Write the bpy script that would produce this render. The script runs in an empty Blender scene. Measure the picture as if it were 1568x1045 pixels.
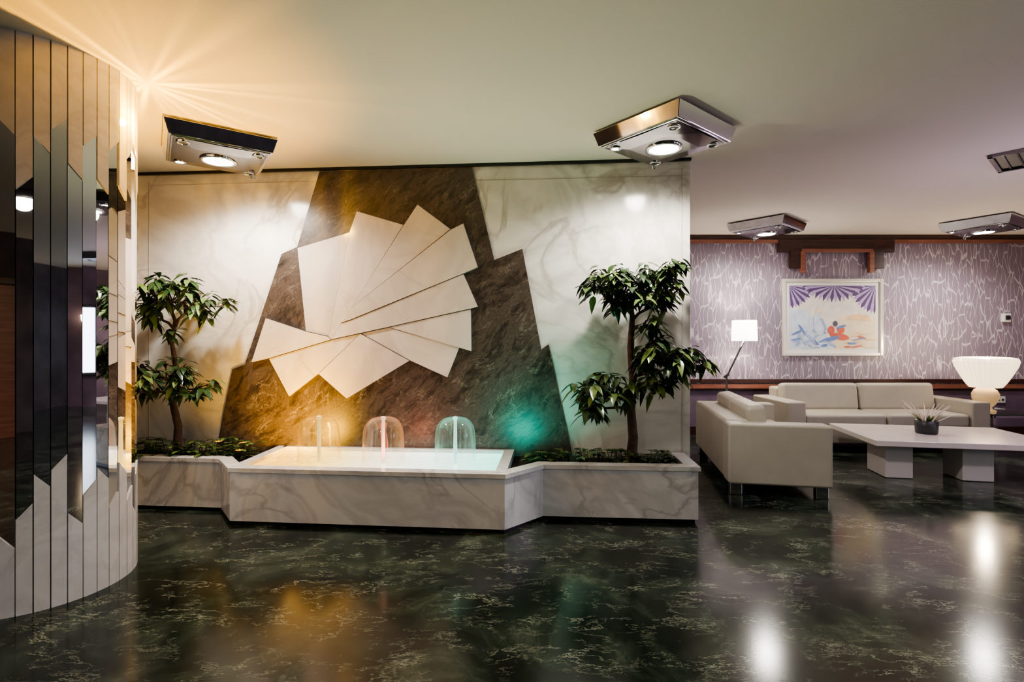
import bpy, math, random
from mathutils import Vector, Matrix
random.seed(7)
S = bpy.context.scene
COL = S.collection
CEIL = 2.83

# ---------------------------------------------------------------- materials
def newmat(name):
    m = bpy.data.materials.new(name); m.use_nodes = True
    nt = m.node_tree
    return m, nt, nt.nodes["Principled BSDF"]

def pm(name, col, rough=0.5, metal=0.0, emit=None, es=0.0, trans=0.0, bump=0.0, bscale=40, coat=0.0, var=0.0, vscale=8):
    m, nt, b = newmat(name)
    b.inputs["Base Color"].default_value = (*col, 1)
    b.inputs["Roughness"].default_value = rough
    b.inputs["Metallic"].default_value = metal
    b.inputs["Transmission Weight"].default_value = trans
    b.inputs["Coat Weight"].default_value = coat
    if emit:
        b.inputs["Emission Color"].default_value = (*emit, 1)
        b.inputs["Emission Strength"].default_value = es
    if bump or var:
        tc = nt.nodes.new("ShaderNodeTexCoord")
        nz = nt.nodes.new("ShaderNodeTexNoise"); nz.inputs["Scale"].default_value = bscale; nz.inputs["Detail"].default_value = 4
        nt.links.new(tc.outputs["Object"], nz.inputs["Vector"])
        if bump:
            bp = nt.nodes.new("ShaderNodeBump"); bp.inputs["Strength"].default_value = bump; bp.inputs["Distance"].default_value = 0.01
            nt.links.new(nz.outputs["Fac"], bp.inputs["Height"]); nt.links.new(bp.outputs["Normal"], b.inputs["Normal"])
        if var:
            n2 = nt.nodes.new("ShaderNodeTexNoise"); n2.inputs["Scale"].default_value = vscale
            nt.links.new(tc.outputs["Object"], n2.inputs["Vector"])
            r = nt.nodes.new("ShaderNodeValToRGB")
            r.color_ramp.elements[0].position = .3; r.color_ramp.elements[1].position = .7
            r.color_ramp.elements[0].color = (*[c*(1-var) for c in col], 1)
            r.color_ramp.elements[1].color = (*[min(1, c*(1+var)) for c in col], 1)
            nt.links.new(n2.outputs["Fac"], r.inputs["Fac"]); nt.links.new(r.outputs["Color"], b.inputs["Base Color"])
    return m

def ramp(nt, stops):
    r = nt.nodes.new("ShaderNodeValToRGB")
    els = r.color_ramp.elements
    while len(els) < len(stops): els.new(0.5)
    for e, (p, c) in zip(els, stops):
        e.position = p
        e.color = (*c, 1) if len(c) == 3 else c
    return r

def mapped(nt, scale=(1,1,1), rot=(0,0,0), rnd=0.0, loc=(0,0,0)):
    tc = nt.nodes.new("ShaderNodeTexCoord")
    mp = nt.nodes.new("ShaderNodeMapping")
    mp.inputs["Scale"].default_value = scale; mp.inputs["Rotation"].default_value = rot; mp.inputs["Location"].default_value = loc
    src = tc.outputs["Object"]
    if rnd:
        oi = nt.nodes.new("ShaderNodeObjectInfo")
        vr = nt.nodes.new("ShaderNodeVectorRotate"); vr.rotation_type = 'Y_AXIS'
        mm = nt.nodes.new("ShaderNodeMath"); mm.operation = 'MULTIPLY'; mm.inputs[1].default_value = rnd
        nt.links.new(oi.outputs["Random"], mm.inputs[0])
        nt.links.new(src, vr.inputs["Vector"]); nt.links.new(mm.outputs[0], vr.inputs["Angle"])
        src = vr.outputs["Vector"]
    nt.links.new(src, mp.inputs["Vector"])
    return mp.outputs["Vector"]

def ridge(nt, vec, scale, width, detail=4, dist=0.0, rough=.5):
    n = nt.nodes.new("ShaderNodeTexNoise"); n.inputs["Scale"].default_value = scale; n.inputs["Detail"].default_value = detail
    n.inputs["Distortion"].default_value = dist; n.inputs["Roughness"].default_value = rough
    nt.links.new(vec, n.inputs["Vector"])
    s = nt.nodes.new("ShaderNodeMath"); s.operation = 'SUBTRACT'; s.inputs[1].default_value = .5
    nt.links.new(n.outputs["Fac"], s.inputs[0])
    a = nt.nodes.new("ShaderNodeMath"); a.operation = 'ABSOLUTE'; nt.links.new(s.outputs[0], a.inputs[0])
    mr = nt.nodes.new("ShaderNodeMapRange"); mr.inputs[1].default_value = 0; mr.inputs[2].default_value = width; mr.inputs[3].default_value = 1; mr.inputs[4].default_value = 0
    nt.links.new(a.outputs[0], mr.inputs[0])
    return mr.outputs[0]

def mask(nt, vec, scale, lo, hi, strength=1.0, detail=3):
    k = nt.nodes.new("ShaderNodeTexNoise"); k.inputs["Scale"].default_value = scale; k.inputs["Detail"].default_value = detail
    nt.links.new(vec, k.inputs["Vector"])
    kr = nt.nodes.new("ShaderNodeMapRange"); kr.inputs[1].default_value = lo; kr.inputs[2].default_value = hi; kr.inputs[3].default_value = 0; kr.inputs[4].default_value = strength
    nt.links.new(k.outputs["Fac"], kr.inputs[0])
    return kr.outputs[0]

def mth(nt, op, a, c):
    m = nt.nodes.new("ShaderNodeMath"); m.operation = op
    for i, x in enumerate((a, c)):
        if isinstance(x, (int, float)): m.inputs[i].default_value = x
        else: nt.links.new(x, m.inputs[i])
    return m.outputs[0]

def marble_white(name, rnd=0.0, tint=(0.80,0.77,0.71), vein=(0.44,0.40,0.35), scale=.8, rough=.14, stretch=(1,1,1), vs=.8):
    """cream marble: soft cloudy bands plus feathery veins"""
    m, nt, b = newmat(name)
    v = mapped(nt, stretch, (0.3,0.5,0.4), rnd)
    n = nt.nodes.new("ShaderNodeTexNoise"); n.inputs["Scale"].default_value = scale; n.inputs["Detail"].default_value = 6; n.inputs["Roughness"].default_value = .5; n.inputs["Distortion"].default_value = 1.6
    nt.links.new(v, n.inputs["Vector"])
    t2 = tuple(a*.66+c*.34 for a, c in zip(tint, vein))
    hi = tuple(min(1, a*1.06) for a in tint)
    r = ramp(nt, [(0.26, t2), (0.36, tint), (0.43, hi), (0.49, t2), (0.54, tint), (0.61, t2), (0.68, hi)])
    nt.links.new(n.outputs["Fac"], r.inputs["Fac"])
    rv = ridge(nt, v, scale*1.5, .045, 6, 1.7, .5)
    f = mth(nt, 'MULTIPLY', rv, mask(nt, v, 1.2, .42, .60, vs))
    mix = nt.nodes.new("ShaderNodeMix"); mix.data_type = 'RGBA'
    nt.links.new(f, mix.inputs["Factor"]); nt.links.new(r.outputs["Color"], mix.inputs[6]); mix.inputs[7].default_value = (*vein,1)
    nt.links.new(mix.outputs[2], b.inputs["Base Color"])
    b.inputs["Roughness"].default_value = rough
    return m

def marble_brown():
    m, nt, b = newmat("brown_marble")
    v = mapped(nt, (1.0,1.0,1.0), (0,0.75,0))
    n = nt.nodes.new("ShaderNodeTexNoise"); n.inputs["Scale"].default_value = 2.0; n.inputs["Detail"].default_value = 2
    nt.links.new(v, n.inputs["Vector"])
    mx = nt.nodes.new("ShaderNodeMix"); mx.data_type = 'VECTOR'; mx.inputs["Factor"].default_value = .20
    nt.links.new(v, mx.inputs[4]); nt.links.new(n.outputs["Color"], mx.inputs[5])
    mp = nt.nodes.new("ShaderNodeMapping"); mp.inputs["Scale"].default_value = (3.0, 3.0, 8.0)
    nt.links.new(mx.outputs[1], mp.inputs["Vector"])
    n2 = nt.nodes.new("ShaderNodeTexNoise"); n2.inputs["Scale"].default_value = 2.0; n2.inputs["Detail"].default_value = 10; n2.inputs["Roughness"].default_value = .75
    nt.links.new(mp.outputs["Vector"], n2.inputs["Vector"])
    r = ramp(nt, [(0.34, (0.020,0.014,0.011)), (0.46, (0.056,0.041,0.032)), (0.52, (0.105,0.078,0.061)), (0.56,(0.050,0.037,0.030)), (0.62, (0.145,0.112,0.088)), (0.70, (0.075,0.058,0.047))])
    nt.links.new(n2.outputs["Fac"], r.inputs["Fac"])
    rv = ridge(nt, mp.outputs["Vector"], .9, .012, 5, .2, .6)
    mk = mask(nt, v, 4, .45, .58, .55)
    f = mth(nt, 'MULTIPLY', rv, mk)
    mix = nt.nodes.new("ShaderNodeMix"); mix.data_type = 'RGBA'
    nt.links.new(f, mix.inputs["Factor"]); nt.links.new(r.outputs["Color"], mix.inputs[6]); mix.inputs[7].default_value = (.30,.25,.20,1)
    nt.links.new(mix.outputs[2], b.inputs["Base Color"])
    b.inputs["Roughness"].default_value = .36
    return m

def marble_floor():
    m, nt, b = newmat("green_marble_floor")
    f = None
    for i,(ang,sc,ms,st) in enumerate(((.35,1.1,2.6,.75),(-.6,1.5,3.4,.62),(1.25,2.0,4.2,.5),(2.3,3.0,5.5,.4))):
        v = mapped(nt, (1,2.6,1), (0,0,ang), 0, (i*7.3,i*3.1,0))
        u = mapped(nt, (1,1,1), (0,0,0), 0, (i*5.7,i*9.1,0))
        g = mth(nt,'MULTIPLY', ridge(nt, v, sc, .007+.002*i, 7, .2, .66), mask(nt, u, ms, .51, .62, st, 5))
        f = g if f is None else mth(nt,'MAXIMUM', f, g)
    v = mapped(nt)
    nb = nt.nodes.new("ShaderNodeTexNoise"); nb.inputs["Scale"].default_value = 2.0; nb.inputs["Detail"].default_value = 12; nb.inputs["Roughness"].default_value = .70; nb.inputs["Distortion"].default_value = .6
    nt.links.new(v, nb.inputs["Vector"])
    r = ramp(nt, [(0.36, (0.004,0.006,0.005)), (0.47, (0.009,0.014,0.010)), (0.54, (0.021,0.031,0.021)), (0.61, (0.046,0.060,0.042)), (0.70,(0.10,0.115,0.085))])
    nt.links.new(nb.outputs["Fac"], r.inputs["Fac"])
    mix = nt.nodes.new("ShaderNodeMix"); mix.data_type = 'RGBA'
    nt.links.new(f, mix.inputs["Factor"]); nt.links.new(r.outputs["Color"], mix.inputs[6])
    mix.inputs[7].default_value = (0.30,0.32,0.25,1)
    nt.links.new(mix.outputs[2], b.inputs["Base Color"])
    b.inputs["Roughness"].default_value = .15
    b.inputs["Specular IOR Level"].default_value = .42
    return m

def wallpaper():
    m, nt, b = newmat("mauve_wallpaper")
    v = mapped(nt, (1,1,1))
    n = nt.nodes.new("ShaderNodeTexNoise"); n.inputs["Scale"].default_value = 5; n.inputs["Detail"].default_value = 2
    nt.links.new(v, n.inputs["Vector"])
    sc = nt.nodes.new("ShaderNodeVectorMath"); sc.operation = 'SCALE'; sc.inputs["Scale"].default_value = .08
    nt.links.new(n.outputs["Color"], sc.inputs[0])
    ad = nt.nodes.new("ShaderNodeVectorMath"); ad.operation = 'ADD'
    nt.links.new(v, ad.inputs[0]); nt.links.new(sc.outputs[0], ad.inputs[1])
    mp = nt.nodes.new("ShaderNodeMapping"); mp.inputs["Scale"].default_value = (17, 1, 3.6)
    nt.links.new(ad.outputs[0], mp.inputs["Vector"])
    vo = nt.nodes.new("ShaderNodeTexVoronoi"); vo.feature = 'DISTANCE_TO_EDGE'; vo.inputs["Scale"].default_value = 1.0
    nt.links.new(mp.outputs["Vector"], vo.inputs["Vector"])
    mr = nt.nodes.new("ShaderNodeMapRange"); mr.inputs[1].default_value = .02; mr.inputs[2].default_value = .06; mr.inputs[3].default_value = 1; mr.inputs[4].default_value = 0
    nt.links.new(vo.outputs["Distance"], mr.inputs[0])
    f = mth(nt,'MULTIPLY', mr.outputs[0], mask(nt, v, 6, .34, .46, .78))
    mix = nt.nodes.new("ShaderNodeMix"); mix.data_type = 'RGBA'
    mix.inputs[6].default_value = (0.25,0.205,0.26,1); mix.inputs[7].default_value = (0.64,0.59,0.62,1)
    nt.links.new(f, mix.inputs["Factor"]); nt.links.new(mix.outputs[2], b.inputs["Base Color"])
    rr = nt.nodes.new("ShaderNodeMapRange"); rr.inputs[3].default_value = .42; rr.inputs[4].default_value = .28
    nt.links.new(f, rr.inputs[0]); nt.links.new(rr.outputs[0], b.inputs["Roughness"])
    return m

def wood(name, c1, c2, rough=.3):
    m, nt, b = newmat(name)
    v = mapped(nt, (1,6,12))
    n = nt.nodes.new("ShaderNodeTexNoise"); n.inputs["Scale"].default_value = 3; n.inputs["Detail"].default_value = 6; n.inputs["Distortion"].default_value = .6
    nt.links.new(v, n.inputs["Vector"])
    r = ramp(nt, [(0.35, c1), (0.65, c2)])
    nt.links.new(n.outputs["Fac"], r.inputs["Fac"]); nt.links.new(r.outputs["Color"], b.inputs["Base Color"])
    b.inputs["Roughness"].default_value = rough
    return m

def leafmat(name, c1, c2):
    m, nt, b = newmat(name)
    v = mapped(nt)
    n = nt.nodes.new("ShaderNodeTexNoise"); n.inputs["Scale"].default_value = 9
    nt.links.new(v, n.inputs["Vector"])
    r = ramp(nt, [(0.35, c1), (0.65, c2)])
    nt.links.new(n.outputs["Fac"], r.inputs["Fac"]); nt.links.new(r.outputs["Color"], b.inputs["Base Color"])
    b.inputs["Roughness"].default_value = .28
    return m

def watermat():
    m, nt, b = newmat("glow_pool_water")
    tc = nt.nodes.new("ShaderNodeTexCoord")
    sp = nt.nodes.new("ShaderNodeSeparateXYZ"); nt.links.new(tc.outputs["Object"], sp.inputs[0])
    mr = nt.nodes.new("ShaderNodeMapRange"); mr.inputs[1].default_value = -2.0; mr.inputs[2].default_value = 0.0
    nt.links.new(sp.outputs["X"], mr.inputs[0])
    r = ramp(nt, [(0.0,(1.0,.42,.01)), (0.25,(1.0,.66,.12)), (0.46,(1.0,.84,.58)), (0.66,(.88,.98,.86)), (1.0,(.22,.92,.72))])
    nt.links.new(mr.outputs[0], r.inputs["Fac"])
    nt.links.new(r.outputs["Color"], b.inputs["Emission Color"]); b.inputs["Emission Strength"].default_value = 2.2  # emission gradient stands in for coloured lamps under the water
    b.inputs["Base Color"].default_value = (.10,.10,.10,1); b.inputs["Roughness"].default_value = .05
    w = nt.nodes.new("ShaderNodeTexNoise"); w.inputs["Scale"].default_value = 14; w.inputs["Detail"].default_value = 2
    nt.links.new(tc.outputs["Object"], w.inputs["Vector"])
    bp = nt.nodes.new("ShaderNodeBump"); bp.inputs["Strength"].default_value = .5; bp.inputs["Distance"].default_value = .02
    nt.links.new(w.outputs["Fac"], bp.inputs["Height"]); nt.links.new(bp.outputs["Normal"], b.inputs["Normal"])
    return m

def bellmat(name, col):
    m = bpy.data.materials.new(name); m.use_nodes = True
    nt = m.node_tree; nt.nodes.clear()
    out = nt.nodes.new("ShaderNodeOutputMaterial")
    tr = nt.nodes.new("ShaderNodeBsdfTransparent"); tr.inputs[0].default_value = (.98,.98,.98,1)
    gl = nt.nodes.new("ShaderNodeBsdfGlossy"); gl.inputs["Roughness"].default_value = .06; gl.inputs["Color"].default_value = (*[.4+.6*k for k in col],1)
    em = nt.nodes.new("ShaderNodeBsdfTranslucent"); em.inputs["Color"].default_value = (*col,1)
    m1 = nt.nodes.new("ShaderNodeMixShader"); m1.inputs[0].default_value = .3
    nt.links.new(gl.outputs[0], m1.inputs[1]); nt.links.new(em.outputs[0], m1.inputs[2])
    lw = nt.nodes.new("ShaderNodeLayerWeight"); lw.inputs["Blend"].default_value = .16
    tc = nt.nodes.new("ShaderNodeTexCoord")
    mp = nt.nodes.new("ShaderNodeMapping"); mp.inputs["Scale"].default_value = (30,30,3)
    nt.links.new(tc.outputs["Object"], mp.inputs[0])
    nz = nt.nodes.new("ShaderNodeTexNoise"); nz.inputs["Scale"].default_value = 1.2
    nt.links.new(mp.outputs[0], nz.inputs["Vector"])
    mr = nt.nodes.new("ShaderNodeMapRange"); mr.inputs[1].default_value = .48; mr.inputs[2].default_value = .75; mr.inputs[3].default_value = .03; mr.inputs[4].default_value = .18
    nt.links.new(nz.outputs["Fac"], mr.inputs[0])
    mx = nt.nodes.new("ShaderNodeMath"); mx.operation = 'MAXIMUM'
    nt.links.new(mr.outputs[0], mx.inputs[0]); nt.links.new(lw.outputs["Facing"], mx.inputs[1])
    ms = nt.nodes.new("ShaderNodeMixShader")
    nt.links.new(mx.outputs[0], ms.inputs[0]); nt.links.new(tr.outputs[0], ms.inputs[1]); nt.links.new(m1.outputs[0], ms.inputs[2])
    nt.links.new(ms.outputs[0], out.inputs[0])
    return m

M_white = marble_white("white_marble_wall")
M_petal = marble_white("white_marble_petal", rnd=6.28, tint=(0.68,0.61,0.54), vein=(.50,.42,.35), scale=.8, vs=.6)
M_plant = marble_white("white_marble_planter", tint=(0.80,0.80,0.82), vein=(0.42,0.41,0.43), scale=1.0, vs=.7)
M_strip = marble_white("white_marble_strip", tint=(0.76,0.73,0.72), vein=(0.58,0.55,0.54), scale=1.6, vs=.5)
M_brown = marble_brown()
M_floor = marble_floor()
M_ceil = pm("cream_textured_ceiling", (.74,.69,.61), .85, bump=.12, bscale=90)
M_wallp = wallpaper()
M_dado = pm("plum_dado", (.14,.10,.15), .6, var=.1)
M_dark = pm("dark_room_wall", (.07,.055,.06), .6, var=.5, vscale=2)
M_woodd = wood("dark_mahogany", (.030,.010,.009), (.06,.022,.016))
M_woodr = wood("red_mahogany", (.20,.075,.050), (.28,.12,.08))
M_mirror = pm("mirror_glass", (.88,.88,.90), .015, 1.0)
M_chrome = pm("polished_chrome", (.78,.79,.82), .05, 1.0)
M_brush = pm("satin_chrome", (.24,.235,.24), .14, 1.0)
M_gap = pm("dark_gap", (.02,.02,.022), .5)
M_black = pm("black_plinth", (.01,.011,.010), .2)
M_lit = pm("downlight_glow", (1,1,1), .5, emit=(1,.93,.82), es=55)
M_litS = pm("spot_glow", (1,1,1), .5, emit=(1,.93,.82), es=40)
M_shade = pm("white_lamp_shade", (.9,.88,.82), .6, emit=(1,.90,.76), es=6)
M_shade2 = pm("ribbed_glass_shade", (.9,.86,.78), .25, emit=(1,.76,.48), es=1.7)
M_sofa = pm("ivory_leather", (.42,.385,.315), .42, bump=.08, bscale=120, var=.04)
M_table = pm("cream_lacquer", (.62,.565,.53), .22, var=.03)
M_legs = pm("cream_lacquer_legs", (.54,.50,.48), .3)
M_soil = pm("potting_soil", (.02,.014,.01), .95, bump=.8, bscale=50)
M_bark = pm("tree_bark", (.085,.045,.028), .75, bump=.8, bscale=45, var=.4, vscale=15)
M_leaf = leafmat("dark_green_leaf", (.014,.034,.010), (.040,.082,.024))
M_leaf2 = leafmat("fresh_green_leaf", (.08,.14,.03), (.17,.24,.07))
M_flower = pm("yellow_flower", (.75,.42,.03), .5)
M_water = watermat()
M_pot = pm("charcoal_pot", (.03,.03,.033), .4)
M_reed = pm("pale_reed", (.74,.62,.55), .6)
M_frame = pm("champagne_frame", (.74,.70,.60), .3, .3)
M_mat = pm("ivory_mount", (.80,.79,.74), .6)
M_glass = pm("dark_glass_top", (.06,.07,.07), .05, 0, coat=1)
M_white_p = pm("white_plastic", (.7,.7,.7), .4)
M_lampbody = pm("frosted_amber_glass", (.55,.42,.25), .2, emit=(1,.6,.25), es=.35)
M_joint = pm("fan_joint", (.22,.17,.13), .6)

# ---------------------------------------------------------------- mesh helpers
class MB:
    def __init__(s): s.v=[]; s.f=[]; s.m=[]; s.sm=[]
    def add(s, vs, fs, mi=0, smooth=False):
        o=len(s.v); s.v += [tuple(v) for v in vs]
        for f in fs: s.f.append([i+o for i in f]); s.m.append(mi); s.sm.append(smooth)
    def box(s, c, d, mi=0, rz=0.0):
        x,y,z=[k/2 for k in d]; R=Matrix.Rotation(rz,3,'Z')
        vs=[Vector(c)+R@Vector((a*x,b*y,e*z)) for e in(-1,1) for a,b in((-1,-1),(1,-1),(1,1),(-1,1))]
        s.add(vs,[(3,2,1,0),(4,5,6,7),(0,1,5,4),(1,2,6,5),(2,3,7,6),(3,0,4,7)],mi)
    def frustum(s, h0, z0, h1, z1, mi=0):
        vs=[(a*h,b*h,z) for h,z in((h0,z0),(h1,z1)) for a,b in((-1,-1),(1,-1),(1,1),(-1,1))]
        s.add(vs,[(3,2,1,0),(4,5,6,7),(0,1,5,4),(1,2,6,5),(2,3,7,6),(3,0,4,7)],mi)
    def prism(s, poly, z0, z1, mi=0):
        n=len(poly); area=sum(poly[i][0]*poly[(i+1)%n][1]-poly[(i+1)%n][0]*poly[i][1] for i in range(n))
        if area<0: poly=list(reversed(poly))
        vs=[(x,y,z0) for x,y in poly]+[(x,y,z1) for x,y in poly]
        s.add(vs,[list(range(n-1,-1,-1)),list(range(n,2*n))]+[(i,(i+1)%n,n+(i+1)%n,n+i) for i in range(n)],mi)
    def vprism(s, poly, y0, y1, mi=0):
        n=len(poly); area=sum(poly[i][0]*poly[(i+1)%n][1]-poly[(i+1)%n][0]*poly[i][1] for i in range(n))
        if area<0: poly=list(reversed(poly))
        vs=[(x,y0,z) for x,z in poly]+[(x,y1,z) for x,z in poly]
        s.add(vs,[list(range(n-1,-1,-1)),list(range(n,2*n))]+[(i,(i+1)%n,n+(i+1)%n,n+i) for i in range(n)],mi)
    def tube(s, pts, rad, n=8, mi=0, smooth=True, caps=True):
        pts=[Vector(p) for p in pts]; rings=[]
        for i,p in enumerate(pts):
            d=(pts[min(i+1,len(pts)-1)]-pts[max(i-1,0)]).normalized()
            a=d.cross(Vector((0,0,1)))
            if a.length<.3: a=d.cross(Vector((1,0,0)))
            a.normalize(); b=d.cross(a)
            r=rad[i] if isinstance(rad,(list,tuple)) else rad
            rings.append([p+a*r*math.cos(2*math.pi*k/n)+b*r*math.sin(2*math.pi*k/n) for k in range(n)])
        vs=[q for r in rings for q in r]
        fs=[(i*n+k,i*n+(k+1)%n,(i+1)*n+(k+1)%n,(i+1)*n+k) for i in range(len(pts)-1) for k in range(n)]
        s.add(vs,fs,mi,smooth)
        if caps:
            s.add(rings[0],[list(range(n))],mi); s.add(rings[-1],[list(range(n-1,-1,-1))],mi)
    def lathe(s, prof, c=(0,0,0), n=32, mi=0, smooth=True, rib=0.0, nr=0):
        vs=[]
        for r,z in prof:
            for k in range(n):
                a=2*math.pi*k/n; rr=r*(1+(rib if (k%2) else 0))
                vs.append((c[0]+rr*math.cos(a),c[1]+rr*math.sin(a),c[2]+z))
        fs=[(i*n+k,i*n+(k+1)%n,(i+1)*n+(k+1)%n,(i+1)*n+k) for i in range(len(prof)-1) for k in range(n)]
        s.add(vs,fs,mi,smooth)
    def build(s, name, mats, parent=None, loc=(0,0,0), rz=0.0, bevel=0.0, seg=2):
        me=bpy.data.meshes.new(name); me.from_pydata(s.v,[],s.f); me.update()
        for m in mats: me.materials.append(m)
        for p,mi,sm in zip(me.polygons,s.m,s.sm): p.material_index=mi; p.use_smooth=sm
        ob=bpy.data.objects.new(name,me); COL.objects.link(ob)
        ob.location=loc; ob.rotation_euler=(0,0,rz)
        if parent: ob.parent=parent
        if bevel:
            md=ob.modifiers.new("bevel",'BEVEL'); md.width=bevel; md.segments=seg; md.limit_method='ANGLE'; md.angle_limit=math.radians(40)
            if seg>2:
                for p in me.polygons: p.use_smooth=True
                md.harden_normals=True
        return ob

def empty(name, loc=(0,0,0), rz=0.0, parent=None):
    e=bpy.data.objects.new(name,None); COL.objects.link(e); e.location=loc; e.rotation_euler=(0,0,rz); e.empty_display_size=.1
    if parent: e.parent=parent
    return e

def rbox(name, c, d, mat, parent=None, bev=.03, seg=4):
    b=MB(); b.box((0,0,0),d)
    return b.build(name,[mat],parent,loc=c,bevel=bev,seg=seg)

# ---------------------------------------------------------------- room shell
WR=-math.atan(.0785)
def wally(x): return 4.315-.0785*x
b=MB(); b.box((1.7,1.6,-.05),(12.2,11.8,.1)); b.build("floor",[M_floor])
b=MB(); b.box((1.7,1.6,CEIL+.05),(12.2,11.8,.1)); b.build("ceiling",[M_ceil])
b=MB(); b.prism([(-4.2,wally(-4.2)),(1.46,wally(1.46)),(1.46,7.30),(-4.2,7.30)],0,CEIL); b.build("wall_marble",[M_white])
b=MB(); b.box((4.6,7.33,CEIL/2),(6.4,.14,CEIL)); b.build("wall_lounge",[M_wallp])
b=MB(); b.box((7.72,1.6,CEIL/2),(.14,11.6,CEIL)); b.build("wall_right",[pm("dark_plum_wall",(.18,.13,.18),.6,var=.5,vscale=1.5)])
b=MB(); b.box((-4.30,1.6,CEIL/2),(.14,11.6,CEIL)); b.build("wall_left",[M_dark])
b=MB(); b.box((1.7,-4.0,CEIL/2),(12.0,.14,CEIL)); b.build("wall_rear",[M_dark])

b=MB(); b.box((4.56,7.235,2.80),(6.16,.05,.06),0); b.box((4.56,7.22,2.735),(6.16,.03,.05),1)
b.build("trim_cornice",[M_woodd,M_woodr])
b=MB(); b.box((4.56,7.235,.765),(6.16,.05,.05),0); b.box((4.56,7.23,.69),(6.16,.04,.06),1); b.box((4.56,7.235,.645),(6.16,.03,.02),0)
b.build("trim_chair_rail",[M_woodd,M_woodr])
b=MB(); b.box((4.56,7.24,.06),(6.16,.03,.12)); b.build("baseboard_lounge",[M_woodd])
b=MB(); b.box((4.56,7.254,.375),(6.16,.008,.51)); b.build("trim_dado_panel",[M_dado])
b=MB()
b.box((4.56,7.215,2.665),(1.62,.07,.17),0)
b.box((4.56,7.19,2.60),(1.00,.05,.05),1)
for x in (3.98,5.14):
    b.box((x,7.205,2.48),(.15,.06,.26),0)
for x in (4.08,5.04):
    b.box((x,7.19,2.44),(.07,.055,.30),1)
b.build("trim_pelmet",[M_woodd,M_woodr],bevel=.006)

b=MB(); b.box((-1.37,-.012,CEIL-.012),(5.68,.024,.024),0)
b.build("trim_wall_top",[M_black],loc=(0,4.315,0),rz=WR)
b=MB()
for s in (-3.25,1.40): b.box((s,-.0015,1.55),(.005,.003,2.4),0)
b.box((-2.4,-.0015,2.72),(1.7,.003,.004),0); b.box((.55,-.0015,2.69),(1.75,.003,.004),0)
b.build("trim_slab_joints",[pm("joint_grout",(.45,.40,.34),.6)],loc=(0,4.315,0),rz=WR)

# ---------------------------------------------------------------- mural
mur=empty("marble_mural",(0,4.315,0),WR)
OUT=[(-1.672,2.80),(-.339,2.80),(-.149,2.014),(.088,2.105),(.247,1.259),(.307,1.303),(.509,.365),(-2.614,.365),(-2.463,1.083),(-2.348,1.123),(-2.014,2.089),(-1.872,2.149)]
b=MB(); b.vprism(OUT,0,-.012); b.build("brown_slab",[M_brown],mur)
FAN=[(-1.860,2.130),(-1.398,2.26),(-1.334,2.436),(-.921,2.31),(-.801,2.481),(-.513,2.264),(-.412,2.312),(-.290,1.95),(-.412,1.896),(-.290,1.618),(-.350,1.601),(-.345,1.249),(-.44,1.288),(-.549,1.027),(-.869,1.168),(-1.421,.841),(-1.672,1.052),(-1.935,.854),(-2.119,1.180),(-2.268,1.146),(-2.141,1.522),(-1.790,1.411)]
b=MB(); b.vprism(FAN,-.010,-.016); b.build("fan_base",[M_joint],mur)
PET=[
 ([(-1.866,2.138),(-1.398,2.267),(-1.585,1.370),(-1.790,1.415)],.020),
 ([(-1.334,2.446),(-.921,2.32),(-1.381,1.612),(-1.468,1.483),(-1.555,1.341),(-1.585,1.370),(-1.398,2.267)],.034),
 ([(-.801,2.491),(-.513,2.274),(-1.381,1.612),(-.921,2.315)],.048),
 ([(-.406,2.322),(-.283,1.95),(-.406,1.896),(-1.381,1.511),(-1.468,1.483),(-1.381,1.612),(-.513,2.270)],.062),
 ([(-.406,1.896),(-.283,1.618),(-.344,1.601),(-1.052,1.448),(-1.555,1.341),(-1.468,1.483),(-1.381,1.511)],.050),
 ([(-.344,1.601),(-.339,1.241),(-1.052,1.448)],.036),
 ([(-1.052,1.448),(-.44,1.28),(-.546,1.019),(-.869,1.162),(-1.30,1.395)],.024),
 ([(-1.30,1.395),(-.869,1.162),(-1.421,.833),(-1.672,1.046)],.040),
 ([(-1.30,1.395),(-1.672,1.046),(-1.937,.846),(-2.121,1.176),(-1.555,1.341)],.028),
 ([(-2.121,1.176),(-2.276,1.141),(-2.145,1.530),(-1.790,1.415),(-1.585,1.370),(-1.555,1.341)],.042)]
for i,(p,t) in enumerate(PET):
    n=len(p); ar=sum(p[k][0]*p[(k+1)%n][1]-p[(k+1)%n][0]*p[k][1] for k in range(n))
    if ar<0: p=p[::-1]
    q=[]
    for k in range(n):
        a,c,d=Vector(p[k-1]),Vector(p[k]),Vector(p[(k+1)%n])
        e1=(c-a).normalized(); e2=(d-c).normalized(); n1=Vector((-e1.y,e1.x)); n2=Vector((-e2.y,e2.x))
        mm=n1+n2
        if mm.length<.2: mm=n1
        mm.normalize(); q.append(tuple(c+mm*(.003/max(.35,mm.dot(n1)))))
    b=MB(); b.vprism(q,-.012,-.012-t*.6); b.build("petal_%d"%(i+1),[M_petal],mur)

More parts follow.
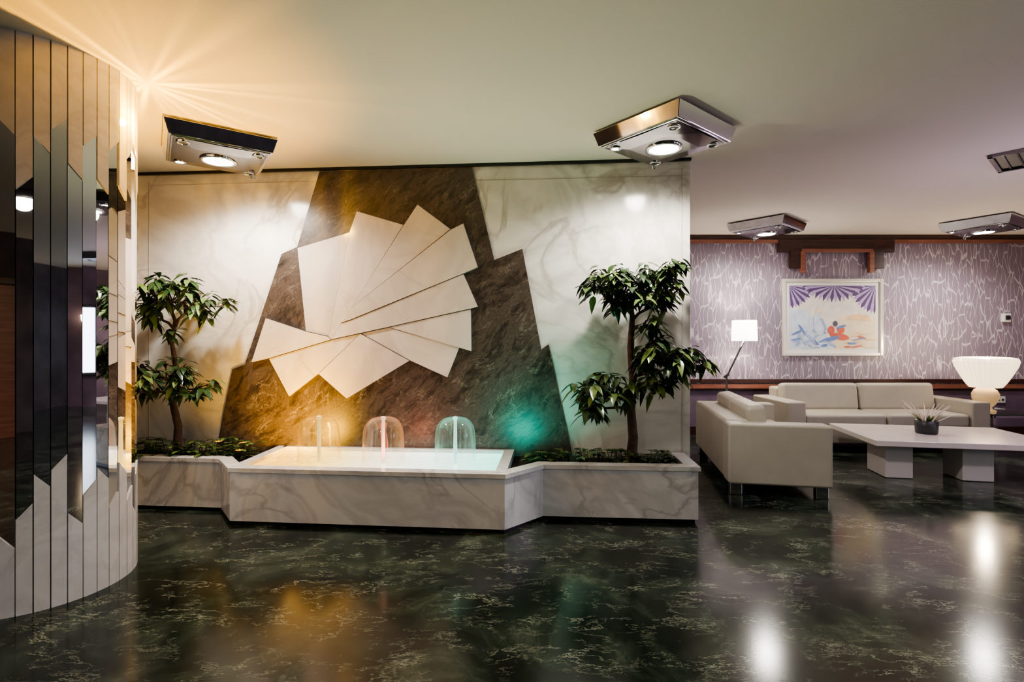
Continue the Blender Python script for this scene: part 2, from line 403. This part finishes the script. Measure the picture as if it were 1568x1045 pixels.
# ---------------------------------------------------------------- planter & pool
outer=[(-3.95,4.14),(-2.27,3.99),(-2.04,3.70),(-.05,3.52),(.23,3.80),(1.354,3.72),(1.39,4.196)]
def offs(pl,d):
    r=[]
    for i,p in enumerate(pl):
        ns=[]
        for a,c in ((i-1,i),(i,i+1)):
            if a>=0 and c<len(pl):
                t=Vector((pl[c][0]-pl[a][0],pl[c][1]-pl[a][1])).normalized(); ns.append(Vector((-t.y,t.x)))
        if len(ns)==2:
            m=(ns[0]+ns[1]); m=m/m.length; k=d/max(.3,m.dot(ns[0]))
        else: m=ns[0]; k=d
        r.append((p[0]+m.x*k,p[1]+m.y*k))
    return r
pl=empty("marble_planter_fountain")
def ring(b,o,i,z0,z1,mi=0):
    for k in range(len(o)-1): b.prism([o[k],o[k+1],i[k+1],i[k]],z0,z1,mi)
inn=offs(outer,.06); b=MB(); ring(b,outer,inn,.03,.385); b.build("planter_sides",[M_plant],pl)
b=MB(); ring(b,offs(outer,.02),offs(outer,.06),0,.03); b.build("plinth",[M_black],pl)
b=MB(); ring(b,offs(outer,-.015),offs(outer,.085),.385,.415); b.build("coping",[M_plant],pl)
b=MB()
b.prism([(-2.05,3.72),(-1.97,3.72),(-1.95,4.465),(-2.03,4.47)],.1,.418)
b.prism([(-.12,3.55),(-.04,3.55),(.02,4.31),(-.06,4.315)],.1,.418)
b.prism([(-1.98,4.41),(-.06,4.26),(-.06,4.316),(-1.98,4.465)],.1,.418)
b.build("pool_dividers",[M_plant],pl)
b=MB()
b.prism([(-3.95,4.2),(-2.25,4.05),(-2.04,3.80),(-2.03,4.47),(-3.95,4.62)],.28,.36)
b.prism([(-.04,3.60),(.2,3.87),(1.29,3.79),(1.32,4.20),(0,4.31)],.28,.36)
b.build("soil",[M_soil],pl)
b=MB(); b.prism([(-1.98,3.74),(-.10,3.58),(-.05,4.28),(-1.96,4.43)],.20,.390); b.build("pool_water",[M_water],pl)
for i,(x,y,c) in enumerate(((-1.50,3.98,(1,.72,.12)),(-.99,3.94,(1,.62,.45)),(-.435,3.93,(.40,1,.92)))):
    b=MB()
    prof=[(.012,.345),(.05,.352),(.09,.342),(.12,.318),(.142,.28),(.152,.23),(.156,.16),(.158,.08),(.160,.0)]
    b.lathe(prof,(0,0,0),48,0)
    b.tube([(0,0,-.02),(0,0,.34)],[.016,.012],16,1)
    b.lathe([(.001,.36),(.018,.355),(.02,.34),(.013,.33)],(0,0,0),16,1)
    b.build("fountain_water_bell_%d"%(i+1),[bellmat("water_bell_%d"%i,c),pm("water_jet_%d"%i,[.6+.4*k for k in c],.2,emit=c,es=.5)],pl,loc=(x,y,.392))  # pool-lamp colour put into bell tint and jet emission

# ---------------------------------------------------------------- column
CX,CY,CR=-2.61,2.84,.42
NF=42
colr=empty("mirrored_column",(CX,CY,0))
b=MB(); b.lathe([(CR-.02,0),(CR-.02,CEIL)],n=60,mi=0,smooth=True); b.build("core",[M_gap],colr)
bw=MB(); bm=MB(); rc=random.Random(5)
low=[.62,.46,.34,.58,.36,.50,.64,.72,.42,.56]; hig=[2.16,2.40,2.45,2.20,2.36,2.10,2.30,2.42,2.2,2.38]
for k in range(NF):
    a=2*math.pi*(k+.5)/NF
    t=Vector((-math.sin(a),math.cos(a))); nrm=Vector((math.cos(a),math.sin(a)))
    w=CR*math.pi/NF*.94
    lo=low[k%10]; hi=hig[k%10]; sl=.035 if k%2 else -.035
    def strip(B,r0,r1,zl0,zr0,zl1,zr1,tw=0.0):
        p=[]
        for r in (r0,r1):
            c=nrm*r; dz=nrm*(tw*w if r==r1 else 0)
            L=c-t*w-dz; R=c+t*w+dz
            p+= [(L.x,L.y,zl0),(R.x,R.y,zr0),(R.x,R.y,zr1),(L.x,L.y,zl1)]
        B.add(p,[(3,2,1,0),(4,5,6,7),(0,1,5,4),(1,2,6,5),(2,3,7,6),(3,0,4,7)])
    strip(bw,CR-.02,CR+.010,0.0,0.0,lo-sl,lo+sl)
    strip(bm,CR-.02,CR+.003,lo-sl,lo+sl,hi-sl,hi+sl,rc.uniform(-.10,.10))
    strip(bw,CR-.02,CR+.010,hi-sl,hi+sl,CEIL,CEIL)
bw.build("marble_strips",[M_strip],colr); bm.build("mirror_strips",[M_mirror],colr)

# ---------------------------------------------------------------- ceiling fixtures
def fixture(idx,x,y,rz,power=55,angle=150):
    e=empty("ceiling_light_fixture"+("" if idx==0 else ".%03d"%idx),(x,y,CEIL),rz)
    b=MB(); h=.35
    b.frustum(h-.04,-.02,h-.04,0,1)
    b.frustum(h-.028,-.112,h,-.016,0)
    b.frustum(h-.045,-.120,h-.040,-.112,0)
    b.build("housing",[M_chrome,M_gap],e,bevel=.003)
    b=MB(); g=h-.055
    zc=-.140; ze=-.121; q=.19
    vs=[(-g,-g,ze),(g,-g,ze),(g,g,ze),(-g,g,ze),(0,-g,ze-.006),(g,0,ze-.006),(0,g,ze-.006),(-g,0,ze-.006)]
    vs+=[(q*.9,-q*.9,zc),(q*.9,q*.9,zc),(-q*.9,q*.9,zc),(-q*.9,-q*.9,zc)]
    b.add(vs,[(0,11,4),(4,11,8),(4,8,1),(1,8,5),(5,8,9),(5,9,2),(2,9,6),(6,9,10),(6,10,3),(3,10,7),(7,10,11),(7,11,0),(8,11,10,9)],0)
    b.build("bottom_panel",[M_brush],e)
    b=MB(); b.lathe([(.125,-.138),(.125,-.150),(.105,-.154),(.10,-.144)],n=32); b.build("downlight_ring",[M_chrome],e)
    b=MB(); b.lathe([(.001,-.149),(.10,-.149)],n=32); b.build("downlight_lens",[M_lit],e)
    b=MB(); bl=MB()
    for j,(sx,sy) in enumerate(((-1,1),(1,1),(1,-1),(-1,-1))):
        c=(sx*.235,sy*.235,0)
        b.lathe([(.042,-.122),(.042,-.134),(.032,-.137),(.03,-.126)],c,20,0)
        (bl if j==0 else b).lathe([(.001,-.131),(.031,-.131)],c,20,0 if j==0 else 1)
    b.tube([(.27,.27,-.115),(.275,.275,-.16)],.020,14,0)
    b.build("spot_rings",[M_chrome,M_gap],e); bl.build("spot_lens",[M_litS],e)
    L=bpy.data.lights.new("downlight",'SPOT'); L.energy=power; L.color=(1,.93,.86); L.spot_size=math.radians(angle); L.spot_blend=.6; L.shadow_soft_size=.08
    o=bpy.data.objects.new("downlight_lamp",L); COL.objects.link(o); o.parent=e; o.location=(0,0,-.18)
    return e
fixture(0,-2.21,3.855,math.radians(35),165,165)
fixture(1,1.07,3.61,math.radians(39.3),160,165)
fixture(2,3.22,6.48,math.radians(41),95,165)
fixture(3,5.88,6.38,math.radians(31.5),95,165)
fixture(4,-1.2,-.6,math.radians(40),100,165)  # this and the next two: unseen fixtures added for room light
fixture(5,3.0,.2,math.radians(40),36,165)
fixture(6,5.6,2.6,math.radians(40),28,165)

e=empty("ceiling_air_vent",(4.24,4.10,CEIL),math.radians(40))
b=MB(); h=.27
for s in (-1,1):
    b.box((s*h,0,-.012),(.03,2*h+.03,.024)); b.box((0,s*h,-.012),(2*h+.03,.03,.024))
b.build("vent_frame",[M_brush],e)
b=MB(); b.box((0,0,-.003),(2*h,2*h,.006),0)
for i in range(6): b.box((0,-h+.07+i*.08,-.012),(2*h-.04,.012,.010),1)
b.build("vent_louvres",[M_gap,M_brush],e)

# ---------------------------------------------------------------- plants
def leaf(B,base,d,L,Wd,mi=0,droop=.35,clamp=True):
    d=d.normalized(); up=Vector((0,0,1)); side=d.cross(up)
    if side.length<.05: side=Vector((1,0,0))
    side.normalize(); nrm=side.cross(d)
    ts=[0,.18,.45,.75,1]; ws=[.08,.75,1,.6,.03]; vs=[]
    for t,w in zip(ts,ws):
        c=base+d*L*t-up*droop*L*t*t
        for k,f in ((-1,.0),(0,-.12),(1,.0)):
            p=c+side*k*w*Wd/2+nrm*(f*Wd*(1 if w>.2 else 0))
            if clamp and p.y>wally(p.x)-.03: p.y=wally(p.x)-.03
            vs.append(p)
    fs=[]
    for i in range(4):
        for k in range(2): a=i*3+k; fs.append((a,a+1,a+4,a+3))
    B.add(vs,fs,mi,True)

def tree(name,trunk,rad,clusters,leafL,seed):
    rnd=random.Random(seed); B=MB()
    B.tube(trunk,rad,12,0)
    for (c,r,n,root) in clusters:
        c=Vector(c); root=Vector(root)
        hub=root.lerp(c,.55); hub.z=min(hub.z,c.z-.02)
        B.tube([root,root.lerp(hub,.5)+Vector((rnd.uniform(-.02,.02),0,.01)),hub],[.014,.011,.009],8,0)
        for i in range(n):
            while True:
                q=Vector((rnd.uniform(-1,1),rnd.uniform(-1,1),rnd.uniform(-.9,1)))
                if .35<q.length<1: break
            p=c+Vector((q.x*r[0],q.y*r[1],q.z*r[2]))
            if p.y>wally(p.x)-.06: p.y=wally(p.x)-.06
            mid=hub.lerp(p,.5)+Vector((0,0,-.02))
            B.tube([hub,mid,p],[.006,.005,.003],5,0,caps=False)
            out=(p-hub); out.z=0
            if out.length<.01: out=Vector((0,-1,0))
            a0=rnd.uniform(0,6.28); nl=rnd.randint(6,9)
            fresh=rnd.random()<.38
            for j in range(nl):
                a=a0+6.283*j/nl+rnd.uniform(-.3,.3)
                d=Vector((math.cos(a),math.sin(a),rnd.uniform(-.6,.4)))+out.normalized()*.4
                L=leafL*rnd.uniform(.65,1.15)
                leaf(B,p+d.normalized()*.01+Vector((0,0,rnd.uniform(-.04,.04))),d,L,L*.48,2 if (fresh and rnd.random()<.7) or rnd.random()<.1 else 1,rnd.uniform(.3,.9))
    return B.build(name,[M_bark,M_leaf,M_leaf2])

tree("indoor_tree",
  [(-2.80,4.28,.362),(-2.79,4.28,.62),(-2.83,4.26,.85),(-2.80,4.27,1.10),(-2.84,4.28,1.30),(-2.81,4.27,1.52)],
  [.036,.030,.026,.022,.017,.012],
  [((-2.84,4.22,1.76),(.27,.20,.12),22,(-2.81,4.27,1.50)),
   ((-2.62,4.20,1.64),(.15,.14,.12),9,(-2.81,4.27,1.45)),
   ((-3.02,4.20,1.60),(.14,.14,.10),7,(-2.81,4.27,1.42)),
   ((-2.34,4.25,1.64),(.05,.05,.04),2,(-2.62,4.22,1.60)),
   ((-2.84,4.15,1.09),(.28,.20,.09),16,(-2.83,4.26,.94)),
   ((-2.62,4.18,.97),(.17,.14,.11),9,(-2.83,4.26,.88)),
   ((-3.02,4.15,.95),(.16,.14,.09),7,(-2.83,4.26,.88)),
   ((-2.86,4.2,1.42),(.08,.1,.05),2,(-2.84,4.28,1.30))],.108,3)
tree("indoor_tree",
  [(.92,3.97,.362),(.94,3.97,.58),(.92,3.96,.80),(.94,3.97,1.02),(.92,3.97,1.28),(.93,3.96,1.52),(.92,3.97,1.66)],
  [.045,.038,.034,.032,.028,.020,.014],
  [((.78,3.88,1.78),(.24,.18,.12),25,(.92,3.96,1.58)),
   ((1.17,3.90,1.88),(.17,.16,.12),18,(.92,3.96,1.58)),
   ((.92,3.85,1.66),(.24,.15,.10),16,(.93,3.96,1.50)),
   ((1.18,3.86,1.68),(.10,.12,.14),10,(.92,3.96,1.48)),
   ((1.05,3.88,1.50),(.12,.12,.08),5,(.93,3.96,1.40)),
   ((1.14,3.84,1.25),(.22,.22,.10),22,(.91,3.97,1.18)),
   ((1.30,3.80,1.15),(.16,.14,.11),12,(.93,3.97,1.05)),
   ((1.10,3.84,1.04),(.16,.12,.10),10,(.93,3.97,.98)),
   ((.70,3.86,.98),(.24,.18,.09),19,(.90,3.96,.85)),
   ((.58,3.82,.84),(.12,.12,.07),8,(.90,3.96,.80))],.112,11)

def groundcover(polys,n,seed):
    rnd=random.Random(seed); B=MB()
    for (x0,x1,y0,y1,zt) in polys:
        for i in range(n):
            x=rnd.uniform(x0,x1); yy=rnd.uniform(y0,y1)
            if yy>wally(x)-.09: yy=wally(x)-.09
            h=rnd.uniform(.03,zt); p=Vector((x,yy,.362)); q=Vector((x+rnd.uniform(-.03,.03),yy+rnd.uniform(-.03,.01),.362+h))
            B.tube([p,q],.0025,4,0,caps=False)
            for j in range(3):
                a=rnd.uniform(0,6.28)
                leaf(B,q,Vector((math.cos(a),math.sin(a),.3)),rnd.uniform(.05,.08),.038,0 if rnd.random()<.6 else 1,.4)
    return B
B=groundcover([(-3.4,-2.1,4.07,4.36,.15)],200,4)
for q in ((-2.13,4.0,.47),(-2.35,4.1,.52),(-2.18,4.15,.50)):
    for j in range(6): leaf(B,Vector(q),Vector((math.cos(j),math.sin(j),.4)),.035,.025,2,.1)
B.build("planter_groundcover",[M_leaf,M_leaf2,M_flower])
B=groundcover([(.12,1.26,3.90,4.15,.11)],150,5); B.build("planter_groundcover",[M_leaf,M_leaf2])

# ---------------------------------------------------------------- sofas
def sofa(idx,x,y,rz,W,D,H,armh,ncush,armw=.2):
    e=empty("sofa"+("" if idx==0 else ".%03d"%idx),(x,y,0),rz)
    rbox("base",(0,0,.20),(W-.04,D-.04,.20),M_sofa,e,.02)
    for s in (-1,1): rbox("arm_%s"%("left" if s<0 else "right"),(s*(W/2-armw/2),-.0,armh/2+.05),(armw,D,armh-.1),M_sofa,e,.022)
    rbox("backrest",(0,D/2-.11,H/2+.05),(W-2*armw+.02,.22,H-.1),M_sofa,e,.035)
    cw=(W-2*armw)/ncush
    for i in range(ncush):
        cx=-W/2+armw+cw*(i+.5)
        rbox("seat_cushion_%d"%(i+1),(cx,-.10,.37),(cw-.012,D-.24,.16),M_sofa,e,.04)
        o=rbox("back_cushion_%d"%(i+1),(cx,D/2-.29,.60),(cw-.012,.17,.32 if H<.7 else .36),M_sofa,e,.05); o.rotation_euler=(math.radians(-8),0,0)
    for sx in(-1,1):
        for sy in(-1,1):
            rbox("foot_%d%d"%(sx+1,sy+1),(sx*(W/2-.07),sy*(D/2-.07),.05),(.07,.10,.10),M_chrome,e,.008)
    return e
sofa(0,2.43,5.18,math.radians(79),1.75,.82,.63,.62,2)
sofa(1,4.50,6.55,0,2.42,.90,.72,.60,2,.22)

# ---------------------------------------------------------------- coffee table
ct=empty("coffee_table",(4.36,5.24,0),math.radians(-11))
rbox("table_top",(0,0,.355),(1.62,1.06,.055),M_table,ct,.006,2)
rbox("leg_1",(-.55,-.22,.165),(.24,.36,.325),M_legs,ct,.006,2)
rbox("leg_2",(.12,-.24,.165),(.26,.30,.325),M_legs,ct,.006,2)
pt=empty("potted_reed_arrangement",(4.25,5.25,.3825))
b=MB(); b.lathe([(.001,0),(.085,0),(.095,.01),(.100,.13),(.092,.135),(.088,.10),(.001,.10)],n=28); b.build("pot",[M_pot],pt)
B=MB(); rnd=random.Random(2)
for i in range(26):
    a=rnd.uniform(0,6.28); r=rnd.uniform(.06,.22); h=rnd.uniform(.18,.33)
    B.tube([(0.03*math.cos(a),.03*math.sin(a),.09),(.5*r*math.cos(a),.5*r*math.sin(a),h*.7),(r*math.cos(a),r*math.sin(a),h)],[.006,.0055,.003],5,0)
    if i%2==0: leaf(B,Vector((.03*math.cos(a),.03*math.sin(a),.10)),Vector((math.cos(a),math.sin(a),1.2)),.16,.03,1,.1,False)
B.build("reeds",[M_reed,M_leaf2],pt)

# ---------------------------------------------------------------- side table + lamps
st=empty("side_table",(6.05,6.42,0))
rbox("glass_top",(0,0,.445),(.62,.62,.02),M_glass,st,.004,2)
b=MB()
for sx in(-1,1):
    for sy in(-1,1): b.box((sx*.27,sy*.27,.2175),(.03,.03,.435))
    b.box((sx*.27,0,.42),(.03,.54,.03)); b.box((0,sx*.27,.42),(.54,.03,.03)); b.box((0,sx*.27,.10),(.54,.02,.02))
b.build("chrome_frame",[M_chrome],st)
tl=empty("table_lamp",(5.88,6.36,.455))
b=MB(); b.lathe([(.001,0),(.10,0),(.105,.015),(.07,.03),(.06,.05),(.10,.10),(.13,.16),(.135,.22),(.11,.27),(.06,.30),(.03,.32),(.02,.36)],n=40); b.build("lamp_body",[M_lampbody],tl)
b=MB(); b.lathe([(.15,.30),(.19,.36),(.24,.46),(.285,.56),(.30,.62),(.285,.66),(.22,.675),(.001,.68)],n=72,smooth=False,rib=.05); b.build("ribbed_shade",[M_shade2],tl)
fl=empty("floor_lamp",(2.90,6.92,0))
b=MB(); b.lathe([(.001,.02),(.14,.02),(.14,0),(.001,0)],n=32); b.tube([(0,0,.01),(0,0,.86)],.014,12); b.tube([(0,0,.84),(.24,0,1.34)],.012,12); b.tube([(.24,0,1.33),(.24,0,1.42)],.010,12)
b.tube([(-.03,0,.84),(.03,0,.88)],.018,10)
b.build("stand",[M_brush],fl)
b=MB(); b.lathe([(.165,1.33),(.155,1.61),(.150,1.61),(.160,1.33)],(.24,0,0),n=40); b.build("drum_shade",[M_shade],fl)
def plight(name,loc,e,col,parent=None,r=.05):
    L=bpy.data.lights.new(name,'POINT'); L.energy=e; L.color=col; L.shadow_soft_size=r
    o=bpy.data.objects.new(name,L); COL.objects.link(o); o.location=loc
    if parent: o.parent=parent
    return o
plight("bulb",(.24,0,1.47),30,(1,.88,.72),fl,.04)
plight("bulb",(0,-.0,.80),34,(1,.82,.60),tl,.04)

# ---------------------------------------------------------------- picture
fp=empty("framed_painting",(4.53,7.255,1.665))
b=MB(); w,h=1.42,1.09; t=.045
for s in (-1,1):
    b.box((s*(w/2-t/2),-.02,0),(t,.04,h)); b.box((0,-.02,s*(h/2-t/2)),(w-2*t,.04,t))
b.build("frame",[M_frame],fp,bevel=.006)
b=MB(); b.box((0,-.008,0),(w-2*t,.012,h-2*t)); b.build("mount",[M_mat],fp)
cols=[(.76,.73,.66),(.11,.06,.18),(.42,.34,.54),(.80,.56,.30),(.14,.22,.50),(.62,.12,.08),(.60,.68,.80),(.80,.68,.48),(.10,.10,.14),(.36,.46,.68)]
mats=[pm("paint_%d"%i,c,.45,var=.10,vscale=10) for i,c in enumerate(cols)]
B=MB(); pw,ph=1.22,.90; x0,x1,z0,z1=-pw/2,pw/2,-ph/2,ph/2
cnt=[0]
def flat(poly,mi,lay):
    cnt[0]+=1
    y=-.0145-.00006*cnt[0]
    a=sum(poly[i][0]*poly[(i+1)%len(poly)][1]-poly[(i+1)%len(poly)][0]*poly[i][1] for i in range(len(poly)))
    if a<0: poly=poly[::-1]
    B.add([(x,y,z) for x,z in poly],[list(range(len(poly)))],mi)
flat([(x0,z0),(x1,z0),(x1,z1),(x0,z1)],0,0)
flat([(.02,z0),(x1,z0),(x1,.0),(.10,.04)],7,1)
flat([(x0,z0),(.0,z0),(-.15,-.10),(-.40,.10),(x0,.12)],6,2)
def clampz(p): return (min(max(p[0],x0),x1),min(max(p[1],z0),z1))
for cx,cz,ra,a0,a1,n in ((-.62,.50,.38,-92,5,13),(.66,.46,.42,-215,-95,16),(.02,.85,.64,-155,-25,24)):
    for i in range(n):
        A=math.radians(a0+(a1-a0)*i/n); Bq=math.radians(a0+(a1-a0)*(i+1)/n); Mq=(A+Bq)/2
        flat([clampz((cx,cz)),clampz((cx+ra*.88*math.cos(A),cz+ra*.88*math.sin(A))),clampz((cx+ra*math.cos(Mq),cz+ra*math.sin(Mq))),clampz((cx+ra*.88*math.cos(Bq),cz+ra*.88*math.sin(Bq)))],1 if i%2 else 2,3)
def blob(cx,cz,rx,rz_,mi,lay,n=14,rot=0):
    flat([clampz((cx+rx*math.cos(6.283*k/n)*math.cos(rot)-rz_*math.sin(6.283*k/n)*math.sin(rot),cz+rx*math.cos(6.283*k/n)*math.sin(rot)+rz_*math.sin(6.283*k/n)*math.cos(rot))) for k in range(n)],mi,lay)
flat([(.2,-.02),(.55,-.06),(.50,.03),(.3,.05)],3,4)
rp=random.Random(9)
for i in range(30): blob(rp.uniform(-.52,.0),rp.uniform(-.42,-.16),rp.uniform(.03,.09),rp.uniform(.010,.020),(4,9,9,6)[i%4],5,10,rp.uniform(-1,1))
blob(-.20,.08,.035,.05,7,5); blob(-.22,-.02,.05,.08,6,5); blob(-.19,-.14,.07,.12,6,5,rot=.2); blob(-.12,-.10,.02,.09,9,5,rot=.4)
blob(-.02,-.18,.05,.06,5,7); blob(.04,-.09,.035,.04,8,7); blob(.12,-.18,.05,.05,5,7); blob(.10,-.27,.14,.045,5,7,rot=-.2); blob(.0,-.30,.10,.03,4,7,rot=.3)
for i in range(16): blob(rp.uniform(.12,.54),rp.uniform(-.42,-.12),rp.uniform(.04,.10),rp.uniform(.008,.018),(3,5,4,7,3)[i%5],5,10,rp.uniform(-.3,.3))
B.build("painted_image",mats,fp)

b=MB(); b.box((6.98,7.235,1.66),(.10,.05,.12),0); b.box((6.98,7.205,1.66),(.06,.02,.06),1); b.build("wall_thermostat",[M_white_p,M_gap],bevel=.005)
b=MB(); b.box((6.9,7.245,.50),(.14,.03,.09),0); b.box((6.87,7.228,.50),(.03,.006,.03),1); b.box((6.93,7.228,.50),(.03,.006,.03),1); b.build("wall_socket",[M_white_p,M_gap],bevel=.003)

# rear of the lobby, seen only in mirrors
e=empty("door_1",(-1.2,-3.90,0))
b=MB(); b.box((-.4,0,1.05),(.78,.04,2.1)); b.box((.4,0,1.05),(.78,.04,2.1)); b.build("door_leaves",[M_woodr],e,bevel=.01)
b=MB()
for x in(-.83,.83): b.box((x,.01,1.08),(.08,.07,2.16))
b.box((0,.01,2.15),(1.74,.07,.08)); b.build("door_frame",[M_woodd],e)
M_day=pm("daylit_glass",(.8,.85,.9),.2,emit=(.75,.85,1),es=6)
for i,y in enumerate((-1.4,1.6)):
    e=empty("window_%d"%(i+1),(7.62,y,1.35))
    b=MB(); b.box((0,0,0),(.02,1.3,1.3)); b.build("window_glass",[M_day],e)
    b=MB()
    for yy in(-.68,0,.68): b.box((-.01,yy,0),(.06,.06,1.42))
    for z in(-.68,.68): b.box((-.01,0,z),(.06,1.42,.06))
    b.build("window_frame",[M_gap],e)
M_sc=pm("sparkle_sconce_glass",(.9,.8,.6),.4,emit=(1,.78,.5),es=14)  # made-up sconces, added as warm sparkles for the column mirrors
def sconce(i,x,y,rz):
    e=empty("sparkle_sconce"+("" if i==0 else ".%03d"%i),(x,y,1.75),rz)
    b=MB(); b.box((0,-.02,0),(.10,.04,.22)); b.tube([(0,-.03,-.02),(0,-.10,-.02)],.012,8); b.build("bracket",[M_chrome],e)
    b=MB(); b.lathe([(.03,-.06),(.06,.0),(.075,.10),(.07,.11),(.001,.11)],(0,-.11,0),24); b.build("glass_cup",[M_sc],e)
for i,(x,y,r) in enumerate(((.6,-3.93,math.pi),(2.6,-3.93,math.pi),(4.6,-3.93,math.pi),(7.65,.2,-math.pi/2),(7.65,3.1,-math.pi/2),(-3.2,-3.93,math.pi))): sconce(i,x,y,r)

# ---------------------------------------------------------------- accent lights
def spot(name,loc,tgt,e,col,size=90,blend=.8,r=.04):
    L=bpy.data.lights.new(name,'SPOT'); L.energy=e; L.color=col; L.spot_size=math.radians(size); L.spot_blend=blend; L.shadow_soft_size=r
    o=bpy.data.objects.new(name,L); COL.objects.link(o); o.location=loc
    o.rotation_euler=(Vector(tgt)-Vector(loc)).to_track_quat('-Z','Y').to_euler(); return o
spot("pool_light_amber",(-1.74,3.95,.45),(-1.84,4.47,.80),130,(1,.50,.01),120,1,.09)
spot("pool_light_red",(-.95,3.86,.45),(-.80,4.38,.9),11,(1,.24,.12),110,1,.10)
spot("pool_light_teal",(.02,3.76,.45),(.16,4.30,.90),27,(.01,.90,.68),115,1,.14)
spot("uplight_amber",(-1.98,3.72,.48),(-2.25,3.05,2.83),640,(1,.48,.012),66,1)
spot("uplight_green",(-.6,3.75,.45),(-.1,2.9,2.83),100,(.88,1,.66),100,1)
plight("lounge_ambience",(4.4,3.9,1.6),30,(.85,.60,.92),None,.3)  # unseen fill lamp, added for mauve light in room and mirrors

# added lamp: its noise pattern imitates rays thrown by the column mirrors
L=bpy.data.lights.new("column_ray_helper",'POINT'); L.energy=18; L.color=(1,.52,.03); L.shadow_soft_size=.015; L.use_nodes=True
nt=L.node_tree; em=nt.nodes["Emission"]
tc=nt.nodes.new("ShaderNodeTexCoord"); sp=nt.nodes.new("ShaderNodeSeparateXYZ"); nt.links.new(tc.outputs["Normal"],sp.inputs[0])
at=mth(nt,'ARCTAN2',sp.outputs["Y"],sp.outputs["X"])
nz=nt.nodes.new("ShaderNodeTexNoise"); nz.noise_dimensions='1D'; nz.inputs["Scale"].default_value=6; nz.inputs["Detail"].default_value=1
nt.links.new(at,nz.inputs["W"])
mr=nt.nodes.new("ShaderNodeMapRange"); mr.inputs[1].default_value=.48; mr.inputs[2].default_value=.7; mr.inputs[3].default_value=.15; mr.inputs[4].default_value=2.6
nt.links.new(nz.outputs["Fac"],mr.inputs[0]); nt.links.new(mr.outputs[0],em.inputs["Strength"])
o=bpy.data.objects.new("column_ray_helper",L); COL.objects.link(o); o.location=(-2.12,2.98,2.60)

w=bpy.data.worlds.new("world"); S.world=w; w.use_nodes=True
w.node_tree.nodes["Background"].inputs[0].default_value=(.6,.55,.6,1); w.node_tree.nodes["Background"].inputs[1].default_value=.15
try:
    S.view_settings.look='AgX - Medium High Contrast'
except Exception as ex: print(ex)

cd=bpy.data.cameras.new("camera"); cd.lens=18; cd.sensor_width=36
cam=bpy.data.objects.new("camera",cd); COL.objects.link(cam); cam.location=(0,0,1.33); cam.rotation_euler=(math.radians(90),0,0)
S.camera=cam
